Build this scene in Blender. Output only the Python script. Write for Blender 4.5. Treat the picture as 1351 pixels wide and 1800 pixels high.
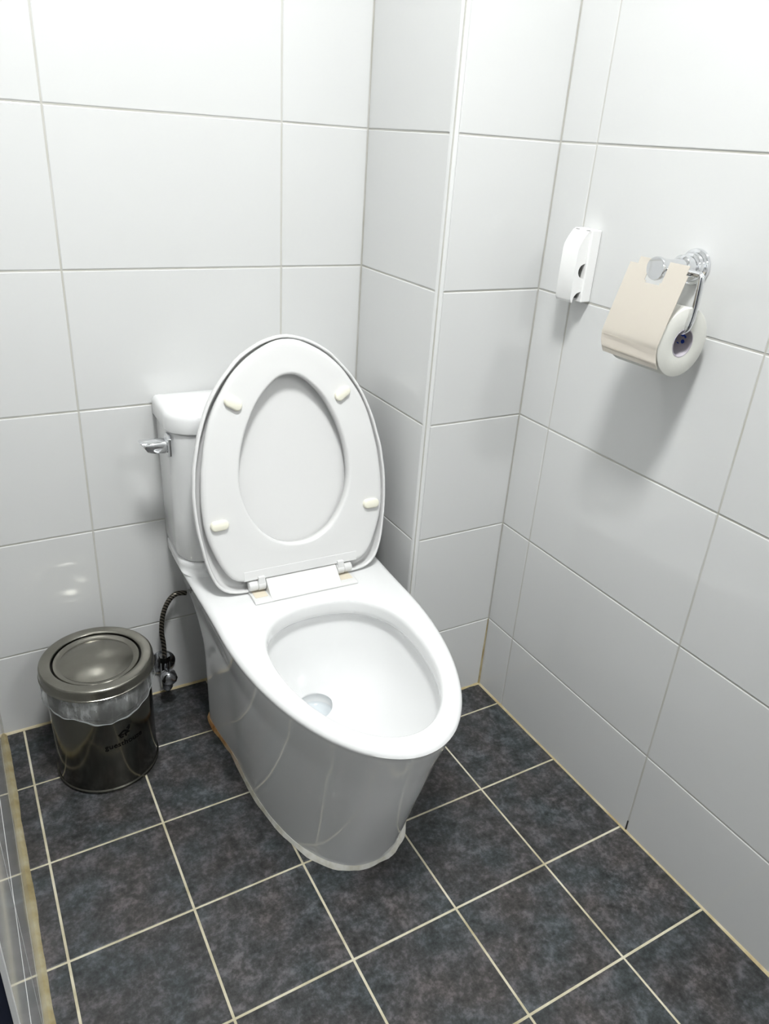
import bpy, bmesh, math, random
from mathutils import Vector, Matrix, Euler
random.seed(7)
S = bpy.context.scene
for o in list(bpy.data.objects):
    bpy.data.objects.remove(o)
C = S.collection
PI = math.pi

# ------------------------------------------------------------------ camera
cam_d = bpy.data.cameras.new('camera')
cam = bpy.data.objects.new('camera', cam_d)
C.objects.link(cam)
cam.location = (-0.9878, -1.1252, 1.1765)
cam.rotation_euler = (1.1106, -0.0649, -0.5136)
cam_d.sensor_fit = 'HORIZONTAL'
cam_d.sensor_width = 36.0
cam_d.lens = 36.0 * 1322.2751 / 1351.0
cam_d.clip_start = 0.01
S.camera = cam

# ------------------------------------------------------------------ world, light, exposure
w = bpy.data.worlds.new('world')
S.world = w
w.use_nodes = True
w.node_tree.nodes['Background'].inputs[0].default_value = (0.9, 0.95, 1.0, 1)
w.node_tree.nodes['Background'].inputs[1].default_value = 0.3
LAMP = (-0.75, -0.78, 2.42)         # centre of the round ceiling lamp
LAMP_R = 0.16
LAMP_STRENGTH = 150.0
FILL_LAMP = (-0.18, -2.45, 2.42)     # unseen lamp added behind the viewer as front fill light
FILL_LAMP_STRENGTH = 76.0
S.view_settings.view_transform = 'Standard'
S.view_settings.look = 'None'
S.view_settings.gamma = 1.0
S.view_settings.use_curve_mapping = False
S.view_settings.exposure = 0.0


# ------------------------------------------------------------------ materials
def material(name, color, rough=0.5, metal=0.0, spec=0.5, coat=0.0):
    m = bpy.data.materials.new(name)
    m.use_nodes = True
    b = m.node_tree.nodes['Principled BSDF']
    b.inputs['Base Color'].default_value = (*color, 1)
    b.inputs['Roughness'].default_value = rough
    b.inputs['Metallic'].default_value = metal
    b.inputs['Specular IOR Level'].default_value = spec
    b.inputs['Coat Weight'].default_value = coat
    b.inputs['Coat Roughness'].default_value = 0.03
    return m


def nodes(m):
    nt = m.node_tree
    return nt, nt.nodes['Principled BSDF'], nt.nodes.new, nt.links.new


def noise(nt, scale, detail=4, rough=0.55, coord='pos', stretch=None):
    n = nt.nodes.new('ShaderNodeTexNoise')
    n.inputs['Scale'].default_value = scale
    n.inputs['Detail'].default_value = detail
    n.inputs['Roughness'].default_value = rough
    if coord == 'pos':
        g = nt.nodes.new('ShaderNodeNewGeometry')
        out = g.outputs['Position']
    else:
        g = nt.nodes.new('ShaderNodeTexCoord')
        out = g.outputs['Object']
    if stretch:
        mp = nt.nodes.new('ShaderNodeMapping')
        mp.inputs['Scale'].default_value = stretch
        nt.links.new(out, mp.inputs['Vector'])
        out = mp.outputs['Vector']
    nt.links.new(out, n.inputs['Vector'])
    return n


def ramp(nt, src, stops):
    r = nt.nodes.new('ShaderNodeValToRGB')
    while len(r.color_ramp.elements) < len(stops):
        r.color_ramp.elements.new(0.5)
    for e, (p, c) in zip(r.color_ramp.elements, stops):
        e.position = p
        e.color = (*c, 1)
    nt.links.new(src, r.inputs['Fac'])
    return r


def bump(m, scale, strength, dist, detail=2, coord='pos', stretch=None):
    nt, b, new, link = nodes(m)
    n = noise(nt, scale, detail, coord=coord, stretch=stretch)
    bp = new('ShaderNodeBump')
    bp.inputs['Strength'].default_value = strength
    bp.inputs['Distance'].default_value = dist
    link(n.outputs['Fac'], bp.inputs['Height'])
    link(bp.outputs['Normal'], b.inputs['Normal'])


def color_noise(m, scale, stops, detail=5, rough=0.6, coord='pos', stretch=None):
    nt, b, new, link = nodes(m)
    n = noise(nt, scale, detail, rough, coord, stretch)
    r = ramp(nt, n.outputs['Fac'], stops)
    link(r.outputs['Color'], b.inputs['Base Color'])
    return r


M = {}
M['wall_tile'] = material('white_glazed_wall_tile', (0.65, 0.655, 0.65), 0.06, spec=0.5)
bump(M['wall_tile'], 5.0, 0.12, 0.002, 1)
M['wall_grout'] = material('wall_grout', (0.56, 0.555, 0.53), 0.9)
color_noise(M['wall_grout'], 9.0, [(0.3, (0.46, 0.45, 0.40)), (0.7, (0.56, 0.555, 0.53))])
M['floor_grout'] = material('floor_grout', (0.5, 0.46, 0.33), 0.9)
color_noise(M['floor_grout'], 14.0, [(0.3, (0.36, 0.32, 0.2)), (0.55, (0.56, 0.52, 0.39)), (0.75, (0.62, 0.6, 0.5))])
M['caulk'] = material('yellowed_caulk', (0.6, 0.5, 0.28), 0.55)
color_noise(M['caulk'], 16.0, [(0.3, (0.30, 0.215, 0.085)), (0.5, (0.44, 0.37, 0.21)), (0.72, (0.54, 0.49, 0.36))])
M['floor_tile'] = material('dark_slate_floor_tile', (0.05, 0.05, 0.055), 0.42, spec=0.4)


def make_floor_mat(m):
    nt, b, new, link = nodes(m)
    n1 = noise(nt, 34.0, 12, 0.72)
    n1.inputs['Distortion'].default_value = 0.15
    n3 = noise(nt, 130.0, 5, 0.65)
    mm = new('ShaderNodeMixRGB')
    mm.inputs['Fac'].default_value = 0.36
    link(n1.outputs['Fac'], mm.inputs['Color1'])
    link(n3.outputs['Fac'], mm.inputs['Color2'])
    r1 = ramp(nt, mm.outputs['Color'], [(0.39, (0.014, 0.0155, 0.0155)), (0.5, (0.042, 0.0425, 0.044)),
                                        (0.615, (0.108, 0.105, 0.113))])
    n2 = noise(nt, 11.0, 3, 0.5)
    r2 = ramp(nt, n2.outputs['Fac'], [(0.36, (0.86, 1.0, 1.02)), (0.5, (1, 1, 1)), (0.66, (1.10, 1.0, 0.94))])
    mx = new('ShaderNodeMixRGB')
    mx.blend_type = 'MULTIPLY'
    mx.inputs['Fac'].default_value = 1.0
    link(r1.outputs['Color'], mx.inputs['Color1'])
    link(r2.outputs['Color'], mx.inputs['Color2'])
    oi = new('ShaderNodeObjectInfo')
    mr = new('ShaderNodeMapRange')
    mr.inputs['To Min'].default_value = 0.88
    mr.inputs['To Max'].default_value = 1.14
    link(oi.outputs['Random'], mr.inputs['Value'])
    mv = new('ShaderNodeVectorMath')
    mv.operation = 'SCALE'
    link(mx.outputs['Color'], mv.inputs[0])
    link(mr.outputs['Result'], mv.inputs['Scale'])
    link(mv.outputs['Vector'], b.inputs['Base Color'])
    nb = noise(nt, 60.0, 4, 0.6)
    bp = new('ShaderNodeBump')
    bp.inputs['Strength'].default_value = 0.25
    bp.inputs['Distance'].default_value = 0.0015
    link(nb.outputs['Fac'], bp.inputs['Height'])
    link(bp.outputs['Normal'], b.inputs['Normal'])


make_floor_mat(M['floor_tile'])
M['porcelain'] = material('white_porcelain', (0.775, 0.78, 0.78), 0.07, spec=0.55, coat=0.3)
M['seat_plastic'] = material('white_seat_plastic', (0.71, 0.71, 0.705), 0.2, spec=0.5)
M['hinge_plastic'] = material('white_hinge_plastic', (0.70, 0.70, 0.69), 0.28)
M['pad'] = material('ivory_rubber', (0.82, 0.80, 0.68), 0.5)
M['trim'] = material('white_plastic_trim', (0.68, 0.685, 0.68), 0.35)
M['ceiling'] = material('white_ceiling_paint', (0.8, 0.8, 0.79), 0.8)
bump(M['ceiling'], 90.0, 0.2, 0.001)
M['silicone'] = material('aged_silicone', (0.3, 0.26, 0.14), 0.5)
color_noise(M['silicone'], 22.0, [(0.32, (0.20, 0.15, 0.06)), (0.5, (0.32, 0.27, 0.145)), (0.70, (0.42, 0.385, 0.27))])
M['navy'] = material('navy_door_paint', (0.010, 0.014, 0.030), 0.65, spec=0.25)
bump(M['navy'], 120.0, 0.1, 0.0005)
M['chrome'] = material('chrome', (0.78, 0.79, 0.81), 0.04, metal=1.0)
M['dark_chrome'] = material('dull_valve_chrome', (0.5, 0.51, 0.53), 0.16, metal=1.0)
M['steel'] = material('dark_polished_steel', (0.155, 0.15, 0.13), 0.15, metal=1.0)
bump(M['steel'], 220.0, 0.05, 0.0004, 2, 'obj', (1, 1, 0.05))
M['lid_steel'] = material('satin_lid_steel', (0.47, 0.45, 0.40), 0.22, metal=1.0)
color_noise(M['lid_steel'], 14.0, [(0.3, (0.235, 0.225, 0.19)), (0.7, (0.315, 0.305, 0.27))], coord='obj')
M['cover_steel'] = material('tinted_stainless_cover', (0.83, 0.765, 0.68), 0.16, metal=1.0)  # warm base tint stands in for beige surroundings mirrored in the steel
bump(M['cover_steel'], 14.0, 0.06, 0.002, 1, 'obj')
M['black'] = material('black_gap', (0.008, 0.008, 0.008), 0.6)
M['ink'] = material('black_ink', (0.003, 0.003, 0.003), 0.9, spec=0.05)
M['outlet'] = material('white_outlet_plastic', (0.84, 0.84, 0.83), 0.3)
M['socket'] = material('darkened_socket_plastic', (0.07, 0.07, 0.062), 0.4)  # colour darkened so the cover's openings read as shaded inside
M['paper'] = material('toilet_paper', (0.69, 0.69, 0.645), 0.95, spec=0.1)
bump(M['paper'], 160.0, 0.3, 0.0008, 3, 'obj')


def make_core_mat():
    m = material('grey_cardboard_core', (0.46, 0.43, 0.47), 0.8)
    nt, b, new, link = nodes(m)
    v = new('ShaderNodeTexVoronoi')
    v.inputs['Scale'].default_value = 110.0
    tc = new('ShaderNodeTexCoord')
    link(tc.outputs['Object'], v.inputs['Vector'])
    lt = new('ShaderNodeMath')
    lt.operation = 'LESS_THAN'
    lt.inputs[1].default_value = 0.50
    link(v.outputs['Distance'], lt.inputs[0])
    d = new('ShaderNodeVectorMath')
    d.operation = 'DISTANCE'
    d.inputs[1].default_value = (0.0188, -0.029, 0.005)
    link(tc.outputs['Object'], d.inputs[0])
    l2 = new('ShaderNodeMath')
    l2.operation = 'LESS_THAN'
    l2.inputs[1].default_value = 0.012
    link(d.outputs['Value'], l2.inputs[0])
    mu = new('ShaderNodeMath')
    mu.operation = 'MULTIPLY'
    link(lt.outputs[0], mu.inputs[0])
    link(l2.outputs[0], mu.inputs[1])
    mx = new('ShaderNodeMixRGB')
    mx.inputs['Color1'].default_value = (0.46, 0.43, 0.47, 1)
    mx.inputs['Color2'].default_value = (0.01, 0.06, 0.42, 1)
    link(mu.outputs[0], mx.inputs['Fac'])
    link(mx.outputs['Color'], b.inputs['Base Color'])
    return m


M['core'] = make_core_mat()


def make_liner_mat():
    m = material('clear_crumpled_plastic', (0.85, 0.87, 0.87), 0.22)
    nt, b, new, link = nodes(m)
    b.inputs['Transmission Weight'].default_value = 0.0
    tr = new('ShaderNodeBsdfTransparent')
    tr.inputs['Color'].default_value = (0.86, 0.87, 0.87, 1)
    mix = new('ShaderNodeMixShader')
    n = noise(nt, 24.0, 4, 0.6, 'obj', (1.7, 1.7, 0.6))
    r = ramp(nt, n.outputs['Fac'], [(0.42, (0.12, 0.12, 0.12)), (0.56, (0.26, 0.26, 0.26)), (0.70, (0.55, 0.55, 0.55))])
    link(r.outputs['Color'], mix.inputs['Fac'])
    link(tr.outputs[0], mix.inputs[1])
    link(b.outputs[0], mix.inputs[2])
    out = nt.nodes['Material Output']
    link(mix.outputs[0], out.inputs['Surface'])
    bp = new('ShaderNodeBump')
    bp.inputs['Strength'].default_value = 0.7
    bp.inputs['Distance'].default_value = 0.006
    link(n.outputs['Fac'], bp.inputs['Height'])
    link(bp.outputs['Normal'], b.inputs['Normal'])
    return m


M['liner'] = make_liner_mat()
M['liner_hem'] = material('gathered_plastic_hem', (0.36, 0.375, 0.375), 0.3)


def make_hose_mat():
    m = material('braided_hose', (0.2, 0.2, 0.2), 0.3, metal=0.7)
    nt, b, new, link = nodes(m)
    wv = new('ShaderNodeTexWave')
    wv.inputs['Scale'].default_value = 70.0
    wv.inputs['Distortion'].default_value = 1.5
    wv.bands_direction = 'DIAGONAL'
    tc = new('ShaderNodeTexCoord')
    link(tc.outputs['Object'], wv.inputs['Vector'])
    r = ramp(nt, wv.outputs['Fac'], [(0.25, (0.015, 0.015, 0.013)), (0.6, (0.17, 0.15, 0.12))])
    link(r.outputs['Color'], b.inputs['Base Color'])
    return m


M['hose'] = make_hose_mat()


def make_sealant_mat():
    m = material('toilet_base_sealant', (0.7, 0.69, 0.64), 0.6)
    nt, b, new, link = nodes(m)
    tc = new('ShaderNodeTexCoord')
    sp = new('ShaderNodeSeparateXYZ')
    link(tc.outputs['Object'], sp.inputs[0])
    # rust-stained along the rear left side of the base
    mr = new('ShaderNodeMapRange')
    mr.inputs['From Min'].default_value = -0.10
    mr.inputs['From Max'].default_value = 0.02
    link(sp.outputs['Y'], mr.inputs['Value'])
    n = noise(nt, 30.0, 4, 0.6, 'obj')
    r = ramp(nt, n.outputs['Fac'], [(0.35, (0.30, 0.12, 0.03)), (0.55, (0.50, 0.30, 0.13)), (0.75, (0.40, 0.33, 0.24))])
    r2 = ramp(nt, n.outputs['Fac'], [(0.3, (0.50, 0.47, 0.36)), (0.6, (0.72, 0.71, 0.66))])
    mx = new('ShaderNodeMixRGB')
    link(mr.outputs['Result'], mx.inputs['Fac'])
    link(r2.outputs['Color'], mx.inputs['Color1'])
    link(r.outputs['Color'], mx.inputs['Color2'])
    link(mx.outputs['Color'], b.inputs['Base Color'])
    return m


M['sealant'] = make_sealant_mat()


def make_water_mat():
    m = material('toilet_water', (0.8, 0.85, 0.88), 0.03)
    nt, b, new, link = nodes(m)
    tr = new('ShaderNodeBsdfTransparent')
    tr.inputs['Color'].default_value = (0.93, 0.96, 0.98, 1)
    gl = new('ShaderNodeBsdfGlossy')
    gl.inputs['Roughness'].default_value = 0.03
    fr = new('ShaderNodeFresnel')
    fr.inputs['IOR'].default_value = 1.33
    mix = new('ShaderNodeMixShader')
    link(fr.outputs[0], mix.inputs['Fac'])
    link(tr.outputs[0], mix.inputs[1])
    link(gl.outputs[0], mix.inputs[2])
    link(mix.outputs[0], nt.nodes['Material Output'].inputs['Surface'])
    return m


M['water'] = make_water_mat()
for key, strength in (('lamp', LAMP_STRENGTH), ('fill_lamp', FILL_LAMP_STRENGTH)):
    M[key] = material(key + '_diffuser', (0.9, 0.9, 0.9), 0.4)
    _b = M[key].node_tree.nodes['Principled BSDF']
    _b.inputs['Emission Color'].default_value = (0.985, 1.0, 0.995, 1)
    _b.inputs['Emission Strength'].default_value = strength


# ------------------------------------------------------------------ mesh helpers
def mesh_of(name, verts, faces, mat, smooth=None):
    me = bpy.data.meshes.new(name)
    me.from_pydata([tuple(v) for v in verts], [], faces)
    bm = bmesh.new()
    bm.from_mesh(me)
    bmesh.ops.recalc_face_normals(bm, faces=bm.faces)
    bm.to_mesh(me)
    bm.free()
    if mat:
        me.materials.append(mat)
    if smooth is not None:
        for p in me.polygons:
            p.use_smooth = True
        me.set_sharp_from_angle(angle=math.radians(smooth))
    return me


def link_obj(name, me, parent=None, loc=(0, 0, 0), rot=(0, 0, 0)):
    o = bpy.data.objects.new(name, me)
    C.objects.link(o)
    o.location = loc
    o.rotation_euler = rot
    if parent:
        o.parent = parent
    return o


def obj(name, geo, mat, parent=None, smooth=None, loc=(0, 0, 0), rot=(0, 0, 0)):
    return link_obj(name, mesh_of(name, geo[0], geo[1], mat, smooth), parent, loc, rot)


def thing(name, label, cat, loc=(0, 0, 0), rotz=0.0, group=None):
    o = bpy.data.objects.new(name, None)
    C.objects.link(o)
    o.empty_display_size = 0.05
    o.location = loc
    o.rotation_euler = (0, 0, rotz)
    o['label'] = label
    o['category'] = cat
    if group:
        o['group'] = group
    return o


def struct(o, label, cat):
    o['kind'] = 'structure'
    o['label'] = label
    o['category'] = cat
    return o


def join(*geos):
    V, F = [], []
    for v, f in geos:
        k = len(V)
        V += list(v)
        F += [tuple(i + k for i in q) for q in f]
    return V, F


def box(x0, x1, y0, y1, z0, z1):
    v = [(x0, y0, z0), (x1, y0, z0), (x1, y1, z0), (x0, y1, z0), (x0, y0, z1), (x1, y0, z1), (x1, y1, z1), (x0, y1, z1)]
    f = [(0, 3, 2, 1), (4, 5, 6, 7), (0, 1, 5, 4), (1, 2, 6, 5), (2, 3, 7, 6), (3, 0, 4, 7)]
    return v, f


def loft(rings, cap0=True, cap1=True, closed=True, wrap=False):
    n = len(rings[0])
    V = [p for r in rings for p in r]
    F = []
    m = len(rings)
    for i in range(m if wrap else m - 1):
        a, b = i * n, ((i + 1) % m) * n
        for j in range(n if closed else n - 1):
            k = (j + 1) % n
            F.append((a + j, a + k, b + k, b + j))
    if cap0 and not wrap:
        F.append(tuple(range(n - 1, -1, -1)))
    if cap1 and not wrap:
        F.append(tuple((m - 1) * n + j for j in range(n)))
    return V, F


def lathe(profile, n=48, axis='z', center=(0, 0, 0), cap=True):
    """profile: list of (r, h)."""
    rings = []
    for r, h in profile:
        ring = []
        for j in range(n):
            a = 2 * PI * j / n
            c, s = r * math.cos(a), r * math.sin(a)
            p = {'z': (c, s, h), 'y': (c, h, s), 'x': (h, c, s)}[axis]
            ring.append((p[0] + center[0], p[1] + center[1], p[2] + center[2]))
        rings.append(ring)
    return loft(rings, cap, cap)


def tube(path, r, n=12, caps=True):
    """path: list of points; r: radius or list of radii."""
    P = [Vector(p) for p in path]
    R = r if isinstance(r, (list, tuple)) else [r] * len(P)
    rings = []
    t0 = (P[1] - P[0]).normalized()
    ref = Vector((0, 0, 1)) if abs(t0.z) < 0.9 else Vector((1, 0, 0))
    u = t0.cross(ref).normalized()
    for i, p in enumerate(P):
        t = (P[min(i + 1, len(P) - 1)] - P[max(i - 1, 0)]).normalized()
        u = (u - t * u.dot(t)).normalized()
        v = t.cross(u)
        rings.append([tuple(p + (u * math.cos(2 * PI * j / n) + v * math.sin(2 * PI * j / n)) * R[i]) for j in range(n)])
    return loft(rings, caps, caps)


def smooth_path(pts, k=6, closed=False):
    P = [Vector(p) for p in pts]
    n = len(P)
    out = []
    rng = range(n) if closed else range(n - 1)
    for i in rng:
        if closed:
            p0, p1, p2, p3 = P[i - 1], P[i], P[(i + 1) % n], P[(i + 2) % n]
        else:
            p0, p1, p2, p3 = P[max(i - 1, 0)], P[i], P[i + 1], P[min(i + 2, n - 1)]
        for j in range(k):
            t = j / k
            out.append(0.5 * ((2 * p1) + (p2 - p0) * t + (2 * p0 - 5 * p1 + 4 * p2 - p3) * t * t + (3 * p1 - p0 - 3 * p2 + p3) * t ** 3))
    if not closed:
        out.append(P[-1])
    return out


def bevel(o, width, seg=3, angle=35):
    m = o.modifiers.new('bevel', 'BEVEL')
    m.width = width
    m.segments = seg
    m.limit_method = 'ANGLE'
    m.angle_limit = math.radians(angle)
    for p in o.data.polygons:
        p.use_smooth = True
    o.data.set_sharp_from_angle(angle=math.radians(40))
    wn = o.modifiers.new('normals', 'WEIGHTED_NORMAL')
    wn.keep_sharp = True
    return o


# ------------------------------------------------------------------ the room
CUT, ROW = 0.1919, 0.25          # height of the cut bottom row, then full rows
TOP = 2.50
WS = 0.0892                      # narrow cut strip beside the inner corner, right wall
TW = 0.3988                      # wall tile width
D = 0.2888                       # depth of the toilet niche
PX = -0.227                      # side face of the boxed-out pillar
LX = -1.0263                     # left wall
LEND = -0.735                    # left wall ends at the door frame
YF = -3.20                       # wall behind the camera
FT, FY0, FX0 = 0.1983, -0.0794, -0.1941   # floor tile pitch and first joints
zs = [0.0] + [CUT + ROW * k for k in range(9)] + [TOP]
tile_cache = {}


def tile_mesh(wd, ht, thick, bev, mat, key):
    k = (key, round(wd, 4), round(ht, 4))
    if k not in tile_cache:
        a, b = wd / 2, ht / 2

        def ring(i, z):
            return [(-a + i, -b + i, z), (a - i, -b + i, z), (a - i, b - i, z), (-a + i, b - i, z)]
        g = loft([ring(0, -thick), ring(0, -bev), ring(bev * 0.35, -bev * 0.3), ring(bev, 0.0)])
        tile_cache[k] = mesh_of('tile', g[0], g[1], mat)
    return tile_cache[k]


def lay(parent, frame, rects, thick, bev, gap, mat, key, tilt=0.0007):
    """frame: 4x4 whose x,y span the surface and z is its normal."""
    for (a0, a1, b0, b1) in rects:
        wd, ht = a1 - a0 - gap, b1 - b0 - gap
        if wd < 0.004 or ht < 0.004:
            continue
        o = bpy.data.objects.new('tile', tile_mesh(wd, ht, thick, bev, mat, key))
        C.objects.link(o)
        o.parent = parent
        j = Euler((random.uniform(-tilt, tilt), random.uniform(-tilt, tilt), 0)).to_matrix().to_4x4()
        o.matrix_local = frame @ Matrix.Translation(((a0 + a1) / 2, (b0 + b1) / 2, random.uniform(-0.0002, 0.0002))) @ j


def frame(origin, ax, ay, n):
    m = Matrix.Identity(4)
    for i, v in enumerate((ax, ay, n)):
        for k in range(3):
            m[k][i] = v[k]
    for k in range(3):
        m[k][3] = origin[k]
    return m


GR = 0.0011       # how far the joints are recessed
floor = struct(obj('floor', join(box(LX - 0.15, 0.06, YF - 0.05, D + 0.06, -0.09, -GR)), M['floor_grout']),
               'dark grey square tiled floor with cream joints', 'floor')
xs = [0.0] + [FX0 - FT * k for k in range(5)] + [LX]
ys = [D] + [FY0 + FT * k for k in (1, 0)] + [FY0 - FT * k for k in range(1, 16)] + [YF]
rects = []
for i in range(len(xs) - 1):
    for j in range(len(ys) - 1):
        x1, x0, y1, y0 = xs[i], xs[i + 1], ys[j], ys[j + 1]
        if y1 > 0.001 and x1 > PX + 0.001:               # under the pillar
            if x0 < PX - 0.001:
                if y0 < -0.001:
                    rects.append((x0, x1, y0, 0.0))
                    rects.append((x0, PX, 0.0, y1))
                else:
                    rects.append((x0, PX, y0, y1))
            elif y0 < -0.001:
                rects.append((x0, x1, y0, 0.0))
            continue
        rects.append((x0, x1, y0, y1))
lay(floor, frame((0, 0, 0), (1, 0, 0), (0, 1, 0), (0, 0, 1)), rects, 0.008, 0.0008, 0.0040, M['floor_tile'], 'floor', 0.0004)


def grid(hs, vs=zs):
    return [(min(a, b), max(a, b), vs[k], vs[k + 1]) for a, b in zip(hs[:-1], hs[1:]) for k in range(len(vs) - 1)]


WG = 0.0024
wall_back = struct(obj('wall_back', box(LX - 0.1, PX + 0.02, D + GR, D + 0.07, -0.02, TOP), M['wall_grout']),
                   'white glazed tile wall behind the toilet', 'wall')
lay(wall_back, frame((0, D, 0), (-1, 0, 0), (0, 0, 1), (0, -1, 0)),
    [(-b, -a, z0, z1) for a, b, z0, z1 in grid([PX, -0.4029, -0.8017, LX])], 0.008, 0.0016, WG, M['wall_tile'], 'wall')

wall_pillar = struct(obj('wall_pillar', box(PX + GR, 0.03, GR, D + 0.03, -0.02, TOP), M['wall_grout']),
                     'white tiled boxed-out pillar right of the toilet', 'wall')
lay(wall_pillar, frame((PX, 0, 0), (0, -1, 0), (0, 0, 1), (-1, 0, 0)),
    [(-D, -0.010, z0, z1) for z0, z1 in zip(zs[:-1], zs[1:])], 0.008, 0.0016, WG, M['wall_tile'], 'wall')
lay(wall_pillar, frame((0, 0, 0), (1, 0, 0), (0, 0, 1), (0, -1, 0)),
    [(PX + 0.010, 0.0, z0, z1) for z0, z1 in zip(zs[:-1], zs[1:])], 0.008, 0.0016, WG, M['wall_tile'], 'wall')

wall_right = struct(obj('wall_right', box(GR, 0.07, YF - 0.03, 0.02, -0.02, TOP), M['wall_grout']),
                    'white glazed tile wall carrying the paper holder', 'wall')
yr = [0.0, -WS, -WS - TW, -WS - 2 * TW, -WS - 3 * TW, -WS - 4 * TW, -WS - 5 * TW, -WS - 6 * TW, -WS - 7 * TW, YF]
lay(wall_right, frame((0, 0, 0), (0, 1, 0), (0, 0, 1), (-1, 0, 0)), grid(yr), 0.008, 0.0016, WG, M['wall_tile'], 'wall')

wall_left = struct(obj('wall_left', box(LX - 0.07, LX - GR, LEND, D + 0.03, -0.02, TOP), M['wall_grout']),
                   'glossy white tile partition at the left edge', 'wall')
lay(wall_left, frame((LX, 0, 0), (0, -1, 0), (0, 0, 1), (1, 0, 0)),
    [(-b, -a, z0, z1) for a, b, z0, z1 in grid([D, D - TW, D - 2 * TW, LEND])], 0.008, 0.0016, WG, M['wall_tile'], 'wall', 0.0002)

wall_front = struct(obj('wall_front', box(LX - 0.1, 0.05, YF - 0.06, YF - GR, -0.02, TOP), M['wall_grout']),
                    'white tile wall behind the viewer', 'wall')
lay(wall_front, frame((0, YF, 0), (1, 0, 0), (0, 0, 1), (0, 1, 0)),
    grid([0.0, -0.4, -0.8, LX]), 0.008, 0.0016, WG, M['wall_tile'], 'wall')
struct(obj('ceiling', box(LX - 0.15, 0.06, YF - 0.05, D + 0.06, TOP, TOP + 0.05), M['ceiling']),
       'plain white ceiling', 'ceiling')

YD = -1.62
# door beyond the end of the left partition: frame and leaf painted navy
dr = struct(obj('door_1', box(LX - 0.09, LX - 0.055, YD + 0.06, LEND - 0.045, 0.01, 2.02), M['navy']), 'dark navy door in the left wall', 'door')
obj('door_frame', join(box(LX - 0.095, LX - 0.0024, LEND - 0.006, LEND - 0.0005, 0.0, 2.06), box(LX - 0.095, LX - 0.05, LEND - 0.042, LEND - 0.006, 0.0, 2.06),
                       box(LX - 0.095, LX - 0.004, YD + 0.012, YD + 0.055, 0.0, 2.06),
                       box(LX - 0.095, LX - 0.004, YD + 0.055, LEND - 0.042, 2.022, 2.06)), M['navy'], dr)
h = obj('door_handle', tube(smooth_path([(LX - 0.056, -0.86, 1.0), (LX - 0.03, -0.86, 1.0), (LX - 0.02, -0.88, 1.0), (LX - 0.02, -0.97, 1.0)]), 0.008), M['dark_chrome'], dr, 40)
struct(obj('wall_left_upper', box(LX - 0.1, LX - 0.005, YD, LEND, 2.065, TOP), M['wall_grout']), 'wall above the navy door', 'wall')
wl2 = struct(obj('wall_left_far', box(LX - 0.07, LX - GR, YF - 0.03, YD + 0.010, -0.02, TOP), M['wall_grout']), 'white tile wall beyond the navy door', 'wall')
lay(wl2, frame((LX, 0, 0), (0, -1, 0), (0, 0, 1), (1, 0, 0)),
    [(-b, -a, z0, z1) for a, b, z0, z1 in grid([YD + 0.008, YD - TW, YD - 2 * TW, YD - 3 * TW, YF])], 0.008, 0.0016, WG, M['wall_tile'], 'wall', 0.0002)
struct(obj('trim_1', box(LX - 0.0022, LX + 0.0010, LEND - 0.0066, LEND + 0.002, 0.0, 2.06), M['trim']),
       'white edge strip where the left partition ends', 'trim')

obj('joint_gap', box(-0.0006, 0.0005, -WS - TW - 0.0012, -WS - TW + 0.0010, 0.003, 0.026), M['black'], wall_right)
# rounded plastic trim on the pillar's outer corner
r_ = 0.010
ang = [PI + PI / 2 * k / 8 for k in range(9)]
prof = [(PX + r_ - 0.0006 + (r_ + 0.0004) * math.cos(a), r_ - 0.0006 + (r_ + 0.0004) * math.sin(a)) for a in ang]
prof = [(PX + 0.0005, r_ + 0.001)] + prof + [(PX + r_ + 0.001, 0.0005), (PX + r_, r_)]
struct(obj('trim_2', loft([[(x, y, 0.0) for x, y in prof], [(x, y, TOP) for x, y in prof]]), M['trim'], None, 30),
       'white rounded plastic strip on the pillar corner', 'trim')


# wavering caulk beads where walls meet the floor
def bead(p0, p1, nrm, wd, ht, seed, n=60, amp=0.25, wob=None):
    rnd = random.Random(seed)
    a, b, nn = Vector(p0), Vector(p1), Vector(nrm)
    k1, k2 = rnd.uniform(0, 6), rnd.uniform(0, 6)
    rings = []
    for i in range(n + 1):
        t = i / n
        p = a.lerp(b, t)
        f = 1 + amp * (0.6 * math.sin(t * 23 + k1) + 0.4 * math.sin(t * 51 + k2)) + rnd.uniform(-amp, amp) * 0.3
        ww = wd * f
        if wob:
            ww += wob(t)
        rings.append([tuple(p - nn * 0.001 + Vector((0, 0, -0.001))), tuple(p + nn * ww + Vector((0, 0, 0.0002))),
                      tuple(p + nn * ww * 0.7 + Vector((0, 0, ht * 0.45))),
                      tuple(p + nn * ww * 0.3 + Vector((0, 0, ht * 0.8 * f))), tuple(p - nn * 0.001 + Vector((0, 0, ht * 1.1 * f)))])
    return loft(rings)


struct(obj('trim_3', bead((LX, D, 0), (PX, D, 0), (0, -1, 0), 0.0045, 0.004, 3), M['caulk'], None, 50), 'yellowed caulk along the back wall foot', 'caulk')
struct(obj('trim_4', bead((0, 0, 0), (0, YF, 0), (-1, 0, 0), 0.0036, 0.0030, 4), M['caulk'], None, 50), 'yellowed caulk along the right wall foot', 'caulk')
struct(obj('trim_5', bead((PX, 0, 0), (0, 0, 0), (0, -1, 0), 0.004, 0.0035, 5), M['caulk'], None, 50), 'yellowed caulk along the pillar foot', 'caulk')
struct(obj('trim_6', bead((LX, D, 0), (LX, LEND, 0), (1, 0, 0), 0.0078, 0.006, 6, 90, 0.14), M['silicone'], None, 50),
       'thick yellowed silicone strip along the left partition', 'caulk')
cb = tube([(-0.001, -0.001, 0.0), (-0.0015, -0.001, 0.10), (-0.001, -0.001, 0.19)], [0.003, 0.0022, 0.001], 8)
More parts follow.
